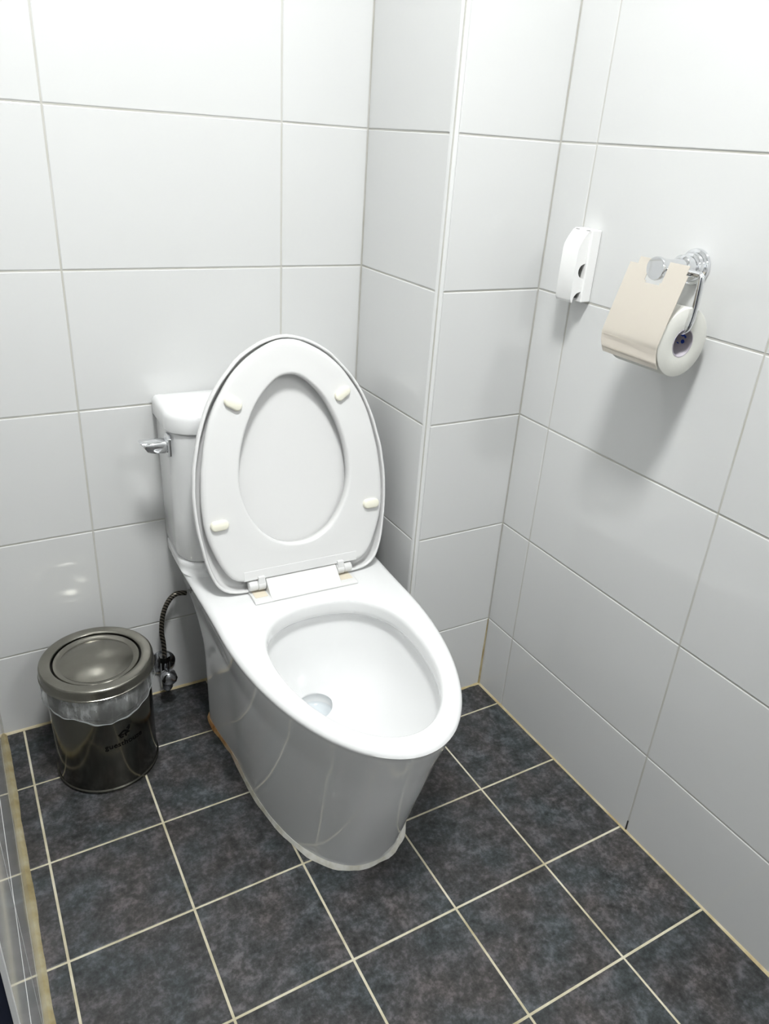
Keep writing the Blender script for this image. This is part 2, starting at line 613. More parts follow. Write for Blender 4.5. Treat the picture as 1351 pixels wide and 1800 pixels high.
struct(obj('trim_7', cb, M['caulk'], None, 50), 'yellowed caulk in the low inner corner beside the pillar', 'caulk')

# ceiling lamps: a ring with a flat diffuser set into it
def ceiling_lamp(loc, mat, label):
    lp = thing('ceiling_light', label, 'lamp', loc)
    r = LAMP_R
    obj('lamp_base', lathe([(r + 0.010, TOP - loc[2] - 0.0005), (r + 0.020, TOP - loc[2] - 0.0005), (r + 0.020, -0.004), (r + 0.017, -0.008), (r + 0.008, -0.008), (r + 0.004, 0.004), (r + 0.004, 0.012)], 48), M['trim'], lp, 40)
    obj('diffuser', lathe([(LAMP_R, 0.010), (LAMP_R, 0.002), (LAMP_R * 0.97, 0.0), (0.01, 0.0)], 48), mat, lp, 60)


ceiling_lamp(LAMP, M['lamp'], 'round white ceiling lamp above the toilet')
ceiling_lamp(FILL_LAMP, M['fill_lamp'], 'round white fill lamp added behind the viewer, out of sight')

# ------------------------------------------------------------------ toilet
# local frame: x to the toilet's left-right, -y towards its front (v = -y)
ZR = 0.383
toilet = thing('toilet', 'white close-coupled toilet with its seat and lid raised', 'toilet', (-0.4655, 0.04, 0), math.radians(-1.8))


def superarc(a, b, n, th):
    c, s = math.cos(th), math.sin(th)
    return a * math.copysign(abs(c) ** (2 / n), c), b * math.copysign(abs(s) ** (2 / n), s)


def plan(hb, hm, vb, va, tip, n, rc=0.03, inset=0.0):
    """closed outline, (u, v): left rear -> left side -> nose -> right side -> rear"""
    hb, hm, vb, tip = hb - inset, hm - inset, vb + inset, tip - inset
    rc = max(rc - inset, 0.003)
    pts = []
    for k in range(5):                       # rear left corner
        a = PI / 2 * k / 4
        pts.append((-hb + rc - rc * math.sin(a), vb + rc - rc * math.cos(a)))
    for k in range(1, 15):
        t = k / 15
        # ease from hb to hm
        e = t * t * (3 - 2 * t)
        pts.append((-(hb + (hm - hb) * e), vb + rc + (va - vb - rc) * t))
    for k in range(61):
        x, y = superarc(hm, tip - va, n, PI - PI * k / 60)
        pts.append((x, va + abs(y)))
    for k in range(14, 0, -1):
        t = k / 15
        e = t * t * (3 - 2 * t)
        pts.append(((hb + (hm - hb) * e), vb + rc + (va - vb - rc) * t))
    for k in range(4, -1, -1):
        a = PI / 2 * k / 4
        pts.append((hb - rc + rc * math.sin(a), vb + rc - rc * math.cos(a)))
    for k in range(1, 8):
        pts.append((hb - rc - (2 * hb - 2 * rc) * k / 8, vb))
    return pts


def ring3(pts, z):
    return [(u, -v, z) for u, v in pts]


def lerp(a, b, t):
    return a + (b - a) * t


def interp(x, tab):
    for (x0, y0), (x1, y1) in zip(tab[:-1], tab[1:]):
        if x <= x1:
            t = (x - x0) / (x1 - x0)
            return lerp(y0, y1, max(0, min(1, t)))
    return tab[-1][1]


TIP = [(0, 0.374), (0.05, 0.387), (0.12, 0.410), (0.2, 0.438), (0.28, 0.463), (0.34, 0.485), (0.365, 0.495), (ZR, 0.499)]
HM = [(0, 0.147), (0.1, 0.152), (0.2, 0.161), (0.28, 0.170), (0.34, 0.184), (0.365, 0.189), (ZR, 0.1915)]
HB = [(0, 0.163), (0.2, 0.166), (0.27, 0.171), (0.32, 0.181), (0.35, 0.191), (0.37, 0.197), (ZR, 0.199)]
VB = [(0, -0.135), (0.17, -0.137), (0.22, -0.150), (0.26, -0.185), (0.29, -0.228), (0.31, -0.243), (ZR, -0.244)]
VA = [(0, 0.05), (ZR, 0.10)]
NN = [(0, 2.25), (0.25, 2.05), (ZR, 2.0)]


def body_plan(z, inset=0.0):
    return plan(interp(z, HB), interp(z, HM), interp(z, VB), interp(z, VA), interp(z, TIP), interp(z, NN), 0.03, inset)


EC = 0.222     # centre of the bowl opening


def egg(th, d=0.0):
    """opening radius vector at polar angle th (0 = +u, pi/2 = front)"""
    c, s = math.cos(th), math.sin(th)
    b, n = (0.233, 2.0) if s > 0 else (0.142, 2.35)
    r = (abs(c / 0.132) ** n + abs(s / b) ** n) ** (-1 / n) + d
    return r * c, EC + r * s


rings = []
for z in [0.0, 0.02, 0.05, 0.09, 0.13, 0.17, 0.20, 0.22, 0.24, 0.26, 0.275, 0.29, 0.305, 0.32, 0.335, 0.35, 0.36, 0.368]:
    rings.append(ring3(body_plan(z), z))
rr = 0.014
for k in range(1, 7):
    a = PI / 2 * k / 6
    rings.append(ring3(body_plan(ZR, rr - rr * math.cos(a)), ZR - rr + rr * math.sin(a)))
top = body_plan(ZR, rr)
ths = [math.atan2(v - EC, u) for u, v in top]
mid = [egg(t, 0.018) for t in ths]
rings.append(ring3([(lerp(a[0], b[0], 0.06), lerp(a[1], b[1], 0.06)) for a, b in zip(top, mid)], ZR))
rings.append(ring3(mid, ZR))
for k in range(0, 7):
    a = PI / 2 * k / 6
    rings.append(ring3([egg(t, 0.012 - 0.012 * math.sin(a)) for t in ths], ZR - 0.012 + 0.012 * math.cos(a)))
for d, z in ((0.0, 0.358), (0.001, 0.350), (0.004, 0.3455), (0.009, 0.3435), (0.0125, 0.339), (0.012, 0.325), (0.006, 0.305)):
    rings.append(ring3([egg(t, d) for t in ths], z))
HC, HR = (-0.016, 0.134), 0.033
for s, z in ((0.06, 0.285), (0.14, 0.265), (0.26, 0.246), (0.42, 0.228), (0.6, 0.212), (0.78, 0.199), (0.9, 0.190), (0.97, 0.187), (1.0, 0.185)):
    rg = []
    for t in ths:
        e = egg(t, 0.004)
        # the hole has its own angle spread: reuse polar angle
        hx, hy = HC[0] + HR * math.cos(t), HC[1] + HR * 0.95 * math.sin(t)
        front = max(0.0, math.sin(t))
        rg.append((lerp(e[0], hx, s), -lerp(e[1], hy, s), z - (0.010 * front * s if z > 0.181 else 0.0)))
    rings.append(rg)
for r, z in ((0.0335, 0.183), (0.0350, 0.1795), (0.0365, 0.175), (0.0365, 0.161), (0.033, 0.1565), (0.02, 0.1550), (0.004, 0.1548)):
    rings.append([(HC[0] + r * math.cos(t), -(HC[1] + 0.95 * r * math.sin(t)), z - 0.010 * max(0.0, math.sin(t)) * max(0.0, (z - 0.1705) / 0.0125)) for t in ths])
obj('bowl', loft(rings), M['porcelain'], toilet, 48)
g = ([(HC[0] + 0.0362 * math.cos(2 * PI * k / 40), -HC[1] + 0.0345 * math.sin(2 * PI * k / 40), 0.1625) for k in range(40)], [tuple(range(40))])
obj('water', g, M['water'], toilet, 40)

# sealant bead round the foot
pl = body_plan(0.0)
rnd = random.Random(11)
rg = []
n_ = len(pl)
for i, (u, v) in enumerate(pl):
    pu, pv = pl[i - 1]
    nu, nv = pl[(i + 1) % n_]
    t = Vector((nu - pu, nv - pv)).normalized()
    nrm = Vector((-t.y, t.x))
    if nrm.dot(Vector((u, v - 0.1))) < 0:
        nrm = -nrm
    f = 0.0045 + 0.0008 * math.sin(i * 0.35) + 0.0006 * math.sin(i * 1.1) + rnd.uniform(-0.0003, 0.0005)
    f *= 1 + 0.45 * max(0.0, min(1.0, (v - 0.18) / 0.12))
    q = [(u - nrm.x * 0.004, v - nrm.y * 0.004, 0.0), (u + nrm.x * f, v + nrm.y * f, 0.0003),
         (u + nrm.x * f * 0.75, v + nrm.y * f * 0.75, 0.0025 + f * 0.15),
         (u + nrm.x * 0.0015, v + nrm.y * 0.0015, 0.006 + f * 0.45), (u - nrm.x * 0.004, v - nrm.y * 0.004, 0.006 + f * 0.45)]
    rg.append([(a, -b, z) for a, b, z in q])
o = obj('sealant', loft(rg, False, False, True, True), M['sealant'], toilet, 60)
o['label'] = 'rough bead of sealant, rusty along the left side'


# cistern
def tank_plan(hw, v0, v1, rf, rb, inset=0.0):
    hw, v0, v1 = hw - inset, v0 + inset, v1 - inset
    rf, rb = max(rf - inset, 0.002), max(rb - inset, 0.002)
    pts = []
    for cx, cy, r, a0 in ((-hw + rb, v0 + rb, rb, 1.5 * PI), (-hw + rf, v1 - rf, rf, PI), (hw - rf, v1 - rf, rf, PI / 2), (hw - rb, v0 + rb, rb, 0.0)):
        for k in range(11):
            a = a0 - PI / 2 * k / 10
            x, y = cx + r * math.cos(a), cy + r * math.sin(a)
            pts.append((x, y))
    return pts


TB = -0.244
TC = -0.019


def tring(pts, z):
    return [(u + TC, -v, z) for u, v in pts]


st = []
for d, z in ((0.020, ZR - 0.001), (0.012, ZR + 0.0015), (0.006, ZR + 0.005), (0.003, ZR + 0.010), (0.001, ZR + 0.017), (-0.003, ZR + 0.020)):
    st.append(tring(tank_plan(0.182 + min(d, 0.0), TB, -0.099 + d, 0.05, 0.012), z))
obj('tank_foot', loft(st), M['porcelain'], toilet, 60)
rings = []
for hw, v1, z in ((0.172, -0.106, 0.4035), (0.180, -0.103, 0.406), (0.1835, -0.102, 0.414), (0.185, -0.101, 0.50), (0.1865, -0.101, 0.60), (0.1875, -0.101, 0.672)):
    rings.append(tring(tank_plan(hw, TB, v1, 0.05, 0.012), z))
obj('tank', loft(rings), M['porcelain'], toilet, 50)
rings = []
for ins, z in ((0.004, 0.6735), (0.001, 0.6745), (0.0, 0.677), (0.0, 0.690), (0.0, 0.700), (0.0013, 0.7055), (0.004, 0.7095), (0.008, 0.7120), (0.014, 0.7133), (0.03, 0.7140)):
    rings.append(tring(tank_plan(0.193, TB - 0.002, -0.096, 0.055, 0.012, ins), z))
obj('tank_lid', loft(rings), M['porcelain'], toilet, 60)

# flush lever on the cistern's left side
hx, hv, hz = -0.2065, -0.134, 0.648
hexa = [(-0.017, -0.017), (-0.006, -0.022), (0.010, -0.022), (0.018, -0.012), (0.018, 0.012), (0.010, 0.022), (-0.006, 0.022), (-0.017, 0.017)]
fl = obj('flush_handle', loft([[(hx - dx, -hv + y * k, hz + z * k) for y, z in hexa] for dx, k in ((-0.001, 1), (0.003, 1), (0.0055, 0.88))]), M['chrome'], toilet)
bevel(fl, 0.0008, 2, 20)
lv = []
for du, shear, hh, wv, dz in ((0.003, 0.0, 0.0125, 0.012, 0.0), (0.012, 0.0, 0.0135, 0.0135, 0.0), (0.028, 0.001, 0.0125, 0.0145, 0.001), (0.040, 0.004, 0.0115, 0.0145, 0.002), (0.0455, 0.006, 0.0105, 0.0135, 0.0025), (0.047, 0.0065, 0.0085, 0.0115, 0.003)):
    ring = []
    for k in range(24):
        a = 2 * PI * k / 24
        cx, cy = math.cos(a), math.sin(a)
        py, pz = wv * math.copysign(abs(cx) ** 0.5, cx), hh * math.copysign(abs(cy) ** 0.6, cy)
        ring.append((hx - du - shear * (pz / hh), -hv + py, hz + dz + pz))
    lv.append(ring)
obj('lever', loft(lv), M['chrome'], fl, 35)

# raised seat and lid: (u, vv, w) in the seat's own plane, leaning back
TILT = math.radians(12.5)


def SP(u, vv, w):
    return (u + 0.002, -0.016 + math.sin(TILT) * vv - math.cos(TILT) * w, 0.402 + math.cos(TILT) * vv + math.sin(TILT) * w)


seat_half = [(0, .454), (.029, .449), (.067, .430), (.093, .41), (.112, .39), (.126, .37), (.139, .35), (.149, .33), (.157, .31), (.163, .29), (.168, .27),
             (.172, .25), (.176, .23), (.178, .21), (.18, .19), (.181, .17), (.181, .15), (.18, .13), (.177, .11), (.172, .09), (.165, .07), (.157, .05),
             (.146, .031), (.133, .018), (.115, .0125), (.08, .012), (.04, .012), (0, .012)]
lid_half = [(0, .462), (.03, .457), (.056, .447), (.086, .429), (.106, .41), (.125, .389), (.14, .369), (.152, .349), (.161, .33), (.169, .31), (.176, .29),
            (.181, .27), (.186, .25), (.19, .23), (.192, .21), (.194, .19), (.1945, .17), (.194, .15), (.193, .13), (.191, .11), (.188, .09), (.185, .07), (.181, .05),
            (.175, .03), (.166, .01), (.152, -.004), (.134, -.011), (.11, -.0135), (.06, -.014), (0, -.014)]
hole_half = [(0, .391), (.022, .386), (.043, .370), (.061, .35), (.074, .33), (.084, .31), (.0925, .29), (.099, .27), (.104, .25), (.107, .23), (.1085, .21),
             (.108, .19), (.105, .17), (.099, .15), (.090, .13), (.077, .11), (.058, .091), (.032, .077), (0, .072)]
NS = 144
SC = 0.21


def polar(half):
    full = half + [(-u, v) for u, v in half[-2:0:-1]]
    dense = smooth_path([(u, v, 0) for u, v in full], 8, True)
    tab = sorted((math.atan2(p.y - SC, p.x), math.hypot(p.x, p.y - SC)) for p in dense)
    tab = [(tab[-1][0] - 2 * PI, tab[-1][1])] + tab + [(tab[0][0] + 2 * PI, tab[0][1])]
    out = []
    for k in range(NS):
        th = -PI + 2 * PI * (k + 0.5) / NS
        for (a0, r0), (a1, r1) in zip(tab[:-1], tab[1:]):
            if a0 <= th <= a1:
                out.append((th, lerp(r0, r1, (th - a0) / max(a1 - a0, 1e-9))))
                break
    return out


PS, PL, PH = polar(seat_half), polar(lid_half), polar(hole_half)


def pring(P, d, w, k=1.0):
    return [SP((r * k + d) * math.cos(t), SC + (r * k + d) * math.sin(t), w) for t, r in P]


def mixring(f, w):
    return [SP(lerp(a[1], b[1], f) * math.cos(a[0]), SC + lerp(a[1], b[1], f) * math.sin(a[0]), w) for a, b in zip(PH, PS)]


seat = obj('seat', loft([pring(PH, 0, -0.017), pring(PH, 0, -0.006), pring(PH, 0.0008, -0.0025), pring(PH, 0.003, 0.0), pring(PH, 0.006, 0.0005),
                         mixring(0.3, -0.0008), mixring(0.6, -0.0012), pring(PS, -0.010, -0.0012), pring(PS, -0.005, -0.0018), pring(PS, -0.0015, -0.004), pring(PS, 0, -0.0075),
                         pring(PS, 0, -0.013), pring(PS, -0.002, -0.017), pring(PS, -0.008, -0.0195), mixring(0.5, -0.0225), pring(PH, 0.008, -0.021), pring(PH, 0.002, -0.0195)],
                        False, False, True, True), M['seat_plastic'], toilet, 60)
# low raised strip along the seat's hinge edge
ob = obj('hinge_strip', ([SP(u, v, w_) for w_ in (-0.004, -0.0009) for u, v in ((-0.117, 0.0135), (0.117, 0.0135), (0.117, 0.033), (-0.117, 0.033))],
                         [(0, 1, 2, 3), (4, 5, 6, 7), (0, 1, 5, 4), (1, 2, 6, 5), (2, 3, 7, 6), (3, 0, 4, 7)]), M['seat_plastic'], seat)
bevel(ob, 0.0012, 2)


def stadium(cu, cv, ln, wd, th, w0, w1):
    rgs = []
    for ins, w_ in ((0, w0), (0, lerp(w0, w1, 0.6)), (0.0012, lerp(w0, w1, 0.9)), (0.003, w1)):
        ring = []
        r = wd / 2 - ins
        hl = ln / 2 - wd / 2
        for k in range(24):
            a = 2 * PI * k / 24
            x, y = r * math.cos(a) + (hl if math.cos(a) > 0 else -hl), r * math.sin(a)
            ring.append(SP(cu + x * math.cos(th) - y * math.sin(th), cv + x * math.sin(th) + y * math.cos(th), w_))
        rgs.append(ring)
    return loft(rgs)


for u, v, a in ((-0.109, 0.348, -33), (0.103, 0.348, 33), (0.153, 0.126, -2), (-0.154, 0.131, 2)):
    p = obj('bumper_pad', stadium(u, v, 0.034, 0.019, math.radians(a), -0.003, 0.0068), M['pad'], seat, 40)
    p['label'] = 'ivory rubber bumper'

rings = [pring(PL, 0, 0, 0.0), pring(PL, 0, -0.033, 0.02)]
rings = [pring(PL, 0, -0.0300, 0.03), pring(PL, 0, -0.0297, 0.5), pring(PL, 0, -0.0292, 0.85), pring(PL, -0.013, -0.0282), pring(PL, -0.0095, -0.0255), pring(PL, -0.0075, -0.020), pring(PL, -0.0062, -0.0135),
         pring(PL, -0.005, -0.0115), pring(PL, -0.003, -0.011), pring(PL, -0.001, -0.012), pring(PL, 0, -0.015), pring(PL, 0, -0.020), pring(PL, -0.002, -0.0265), pring(PL, -0.007, -0.0305),
         pring(PL, -0.016, -0.0325), pring(PL, 0, -0.0335, 0.6), pring(PL, 0, -0.034, 0.03)]
obj('lid', loft(rings), M['seat_plastic'], toilet, 50)

# hinge block: barrel, sloping cover and end pins
def prism_u(profile, u0, u1):
    return loft([[(u0, -v, z) for v, z in profile], [(u1, -v, z) for v, z in profile]])


zp = ZR + 0.0005
cov = [(-0.004, zp)]
for k in range(9):
    a = PI - (PI * 0.62) * k / 8
    cov.append((0.0085 + 0.0125 * math.cos(a), 0.4005 + 0.0125 * math.sin(a)))
cov += [(0.040, 0.3905), (0.047, 0.388), (0.049, 0.386), (0.049, zp)]
hb = obj('hinge_base', prism_u([(0.0, zp), (0.0, 0.388), (0.040, 0.3890), (0.0465, 0.3875), (0.049, 0.385), (0.049, zp)], -0.106, 0.106), M['hinge_plastic'], toilet)
bevel(hb, 0.0015, 2)
hc = obj('hinge_cover', prism_u(cov, -0.073, 0.073), M['hinge_plastic'], toilet, 35)
bevel(hc, 0.0012, 2, 50)
for sgn in (-1, 1):
    kn = obj('hinge_knuckle', lathe([(0.0095, 0.074), (0.0108, 0.0755), (0.0108, 0.0885), (0.0095, 0.0895)], 28, 'x', (0, -0.0095, 0.402)), M['hinge_plastic'], toilet, 40)
    kn.data.transform(Matrix.Scale(sgn, 4, (1, 0, 0)))
    pn = obj('hinge_pin', lathe([(0.0085, 0.0895), (0.0100, 0.091), (0.0102, 0.103), (0.009, 0.106), (0.006, 0.1068)], 28, 'x', (0, -0.0095, 0.402)), M['hinge_plastic'], toilet, 40)
    pn.data.transform(Matrix.Scale(sgn, 4, (1, 0, 0)))
    if sgn < 0:
        for q in (kn, pn):
            q.data.flip_normals()
    # tab joining the seat to its knuckle
    tb = obj('seat_tab', prism_u([(0.003, 0.4085), (0.0185, 0.4085), (0.0165, 0.4215), (0.008, 0.4215)], sgn * 0.0755, sgn * 0.0885), M['seat_plastic'], seat)
    bevel(tb, 0.001, 2)
    bs = obj('hinge_recess', box(sgn * 0.076, sgn * 0.101, -0.034, -0.006, 0.3885, 0.3893), material('stained_recess', (0.70, 0.64, 0.52), 0.6), hb)

# ------------------------------------------------------------------ water supply behind the toilet
sup = thing('water_supply_valve', 'chrome shut-off valve with braided hose on the wall behind the toilet', 'valve', (-0.690, 0.2888, 0.085))
obj('wall_flange', lathe([(0.030, -0.0005), (0.030, -0.004), (0.022, -0.009), (0.012, -0.011)], 28, 'y'), M['dark_chrome'], sup, 40)
vb = obj('valve_body', join(tube([(0, -0.010, 0), (0, -0.050, 0)], 0.0095, 16), tube([(0, -0.034, -0.014), (0, -0.034, 0.030)], 0.0105, 16),
                            tube([(0, -0.034, 0.026), (0, -0.034, 0.040)], 0.0125, 6)), M['dark_chrome'], sup, 40)
obj('valve_knob', tube([(0, -0.048, 0), (0, -0.056, 0), (0, -0.070, 0), (0, -0.074, 0)], [0.010, 0.018, 0.017, 0.012], 10), M['dark_chrome'], sup, 50)
obj('valve_outlet', tube([(0, -0.034, -0.012), (0, -0.034, -0.026), (0.001, -0.036, -0.045), (0.002, -0.036, -0.052)], [0.008, 0.0125, 0.0125, 0.008], 14), M['dark_chrome'], sup, 40)
hp = smooth_path([(0, -0.034, 0.036), (0.0, -0.035, 0.07), (-0.002, -0.034, 0.105), (0.004, -0.032, 0.145), (0.018, -0.030, 0.175), (0.036, -0.028, 0.188), (0.058, -0.026, 0.184)], 8)
obj('hose', tube(hp, 0.0054, 12), M['hose'], sup, 60)

# ------------------------------------------------------------------ waste bin
BR = 0.0955
binr = thing('waste_bin', 'small dark stainless steel bin with swing lid and plastic liner', 'bin', (-0.844, 0.131, 0.0))
body = obj('bin_body', lathe([(0.01, 0.002), (BR + 0.001, 0.002), (BR + 0.0028, 0.003), (BR + 0.0028, 0.0065), (BR + 0.0005, 0.0085), (BR, 0.012), (BR, 0.12), (BR, 0.236), (BR - 0.001, 0.238)], 72), M['steel'], binr, 40)
LZ = 0.0
obj('bin_lid', lathe([(0.0815, 0.2450), (0.0815, 0.2535), (0.0825, 0.2550), (0.0845, 0.2557), (0.0860, 0.2558), (0.0985, 0.2558), (0.1000, 0.2557), (0.1018, 0.2549), (0.1030, 0.2534), (0.1035, 0.2515), (0.1036, 0.2495), (0.1041, 0.2380), (0.1043, 0.2368), (0.1054, 0.2360), (0.1054, 0.2340), (0.1036, 0.2335), (0.1028, 0.2350), (0.1020, 0.2480), (0.098, 0.2515)], 96, 'z', (0, 0, 0), False), M['lid_steel'], binr, 28)
fl_p = [(0.0785, 0.2440), (0.0788, 0.2508), (0.0775, 0.2525), (0.0745, 0.2524), (0.070, 0.2512), (0.0672, 0.2500), (0.0655, 0.2506), (0.060, 0.2526), (0.050, 0.2553), (0.035, 0.2580), (0.018, 0.2596), (0.002, 0.2601)]
fo = obj('swing_flap', lathe(fl_p, 96, 'z'), M['lid_steel'], binr, 35)
obj('lid_underside', lathe([(0.004, 0.240), (0.1, 0.240), (0.1, 0.2425), (0.004, 0.2425)], 48), M['black'], binr)


# liner: folded over the rim, hanging in a wavy flap
def liner_z(a):
    d = abs((a - math.radians(-90) + PI) % (2 * PI) - PI)
    return 0.172 + 0.030 * min(1.0, d / 1.5) + 0.0022 * math.sin(3 * a + 0.7) + 0.0016 * math.sin(8 * a)


def liner_r(a, t):
    return BR + 0.0016 + (0.0055 + 0.0025 * math.sin(4 * a + 1.0) + 0.0016 * math.sin(11 * a + 3 * t) + 0.001 * math.sin(23 * a)) * (0.25 + 0.75 * math.sin(min(1, t * 1.05) * PI * 0.75))


rgs = []
NA = 160
for k in range(15):
    t = k / 14
    ring = []
    for j in range(NA):
        a = 2 * PI * j / NA
        z = lerp(0.2375, liner_z(a), t)
        r = liner_r(a, t)
        ring.append((r * math.cos(a), r * math.sin(a), z))
    rgs.append(ring)
ln = obj('bin_liner', loft(rgs, False, False), M['liner'], binr, 80)
ln['label'] = 'clear crumpled plastic bag folded over the rim'
hem = []
for j in range(NA):
    a = 2 * PI * j / NA
    z0 = liner_z(a)
    ring = []
    for k in range(6):
        b = 2 * PI * k / 6
        rr_ = liner_r(a, 1.0) + 0.0005 * math.cos(b) + 0.0003
        ring.append((rr_ * math.cos(a), rr_ * math.sin(a), z0 + (0.0013 + 0.0008 * math.sin(9 * a)) * math.sin(b)))
    hem.append(ring)
obj('liner_hem', loft(hem, False, False, True, True), M['liner_hem'], ln, 60)


# printed lettering and emblem, wrapped on the bin's wall
def wrap(x, y, a0, z0, r):
    a = a0 + x / r
    return (r * math.cos(a), r * math.sin(a), z0 + y)


LA, LZ0 = math.radians(-77), 0.108


def text_mesh(body_txt, size, bold=0.0):
    cu = bpy.data.curves.new('lettering', 'FONT')
    cu.body = body_txt
    cu.size = size
    cu.align_x = 'CENTER'
    cu.offset = bold
    cu.resolution_u = 3
    ob = bpy.data.objects.new('lettering', cu)
    C.objects.link(ob)
    dg = bpy.context.evaluated_depsgraph_get()
    me = bpy.data.meshes.new_from_object(ob.evaluated_get(dg))
    bpy.data.objects.remove(ob)
    return me


me = text_mesh('guesthouse', 0.0168, 0.00015)
bm = bmesh.new()
bm.from_mesh(me)
bmesh.ops.subdivide_edges(bm, edges=[e for e in bm.edges if e.calc_length() > 0.004], cuts=2)
for v in bm.verts:
    v.co = Vector(wrap(v.co.x, v.co.y, LA, LZ0, BR + 0.0004))
bm.to_mesh(me)
bm.free()
me.materials.clear()
me.materials.append(M['ink'])
link_obj('lettering', me, body)
# emblem: little house under a swooping roof with a sprig on its ridge
def stroke(pts, wd):
    P = smooth_path([(x, y, 0) for x, y in pts], 4)
    V, F = [], []
    for i, p in enumerate(P):
        t = (P[min(i + 1, len(P) - 1)] - P[max(i - 1, 0)]).normalized()
        nn = Vector((-t.y, t.x, 0)) * wd / 2
        for q in (p + nn, p - nn):
            V.append(wrap(q.x, q.y, LA, LZ0 + 0.0195, BR + 0.0004))
        if i:
            k = 2 * i
            F.append((k - 2, k - 1, k + 1, k))
    return V, F


em = join(stroke([(-0.0115, 0.006), (-0.006, 0.0105), (0.0, 0.014), (0.006, 0.0105), (0.010, 0.006)], 0.0032),
          stroke([(0.006, 0.016), (0.009, 0.019), (0.0125, 0.0215)], 0.003),
          stroke([(0.008, 0.0125), (0.0105, 0.0155), (0.0115, 0.018)], 0.002),
          stroke([(-0.0075, 0.006), (-0.0085, 0.003), (-0.006, 0.0005), (-0.002, 0.0012)], 0.0026),
          stroke([(-0.007, 0.0055), (-0.004, 0.0062), (-0.001, 0.0055)], 0.0022),
          stroke([(0.0035, 0.0085), (0.0025, 0.004), (0.0032, 0.0)], 0.003),
          stroke([(0.0002, 0.0065), (0.0035, 0.0072), (0.0075, 0.0065)], 0.0022))
obj('emblem', em, M['ink'], body)

# ------------------------------------------------------------------ paper holder and roll
YP, ZP = -0.340, 1.036
hold = thing('toilet_paper_holder', 'chrome wall-mounted paper holder with a steel flap', 'paper holder', (0.0, YP, ZP))
obj('wall_rosette', lathe([(0.0265, -0.0005), (0.0265, -0.004), (0.025, -0.0065), (0.0215, -0.0075), (0.0208, -0.0145), (0.0195, -0.0165), (0.0165, -0.0175), (0.0160, -0.026),
                           (0.0172, -0.0275), (0.0172, -0.0335), (0.0150, -0.036), (0.0128, -0.040)], 48, 'x'), M['chrome'], hold, 35)
obj('post', lathe([(0.0126, -0.039), (0.0122, -0.060), (0.0140, -0.078), (0.0163, -0.0840), (0.0165, -0.0895), (0.0155, -0.0912)], 40, 'x', (0, -0.004, 0.0)), M['chrome'], hold, 35)
RX, RZ = -0.0645, -0.096          # roll centre relative to the holder
yn = -0.068                       # arm just in front of the roll's near face
arm = smooth_path([(-0.066, 0.0, 0.0), (-0.066, -0.02, 0.0), (-0.066, yn + 0.010, 0.0), (-0.0665, yn + 0.002, -0.002), (-0.067, yn, -0.010), (RX + 0.001, yn + 0.002, -0.05),
                   (RX, yn + 0.004, RZ + 0.026), (RX, yn + 0.010, RZ + 0.0175), (RX, yn + 0.022, RZ + 0.0150), (RX, yn + 0.09, RZ + 0.0150)], 6)
obj('arm', tube(arm, 0.0046, 16), M['chrome'], hold, 60)
# flap: flat plate with a notch for the post, rolled over the front of the roll
py0, py1 = -0.062, 0.047
prof = [(-0.088, -0.001), (-0.094, -0.020), (-0.102, -0.045), (-0.110, -0.070), (-0.1165, -0.090)]
cx_, cz_, cr = -0.0655, -0.1000, 0.0525
arc = [(cx_ - cr * math.cos(a), cz_ - cr * math.sin(a)) for a in [math.radians(-4 + 8 * k) for k in range(6)]]
prof = [Vector(p) for p in smooth_path([(x, 0, z) for x, z in prof[:-1] + arc], 3)]
ycols = [py0, -0.050, -0.0235, -0.0235 + 0.0001, -0.004, 0.0155, 0.030, 0.040, py1]


def plate(profile, y0, y1, skip=None):
    V, F = [], []
    ths_ = 0.0008
    n = len(profile)
    for side in (0, 1):
        for i, p in enumerate(profile):
            t = (profile[min(i + 1, n - 1)] - profile[max(i - 1, 0)]).normalized()
            nn = Vector((-t.z, 0, t.x)) * (ths_ * side)
            for y in (y0, y1):
                V.append((p.x + nn.x, y, p.z + nn.z))
    for s in (0, 1):
        for i in range(n - 1):
            a = s * 2 * n + 2 * i
            F.append((a, a + 1, a + 3, a + 2))
    for i in range(n - 1):
        for e in (0, 1):
            a = 2 * i + e
            F.append((a, a + 2, a + 2 + 2 * n, a + 2 * n))
    for i in (0, n - 1):
        a = 2 * i
        F.append((a, a + 1, a + 1 + 2 * n, a + 2 * n))
    return V, F


def bilin(y, s):
    """point on the flap: s = 0 hinge edge ... 1 free edge along the profile"""
    k = s * (len(prof) - 1)
    i = min(int(k), len(prof) - 2)
    p = prof[i].lerp(prof[i + 1], k - i)
    return p


# outline in (y, distance from hinge edge), with corner steps and a rounded notch; gridded so the curl bends
ly = [py0, py0 + 0.004, -0.045, -0.0235, -0.0205, -0.007, 0.0055, 0.0085, 0.032, 0.039, py1 - 0.002, py1]
dist = [0.0]
for a, b in zip(prof[:-1], prof[1:]):
    dist.append(dist[-1] + (b - a).length)


def at(d):
    d = max(0.0, min(dist[-1], d))
    for i in range(len(dist) - 1):
        if d <= dist[i + 1] + 1e-9:
            return prof[i].lerp(prof[i + 1], (d - dist[i]) / (dist[i + 1] - dist[i]))
    return prof[-1]


def nrm_at(d):
    t = (at(min(d + 0.001, dist[-1])) - at(max(d - 0.001, 0))).normalized()
    n = Vector((t.z, 0, -t.x))
    return n if n.x < 0 else -n


ld = [-0.013, -0.0105, -0.007, -0.003, 0.0, 0.004, 0.010, 0.0175, 0.021, 0.023, 0.03, 0.04, 0.05, 0.06, 0.07] + [0.075 + 0.003 * k for k in range(60)]
ld = [d for d in ld if d < dist[-1]] + [dist[-1]]
top_slope = (prof[1] - prof[0]).normalized()


def pt(y, d):
    p = at(d) if d >= 0 else prof[0] + top_slope * d
    return Vector((p.x, y, p.z))


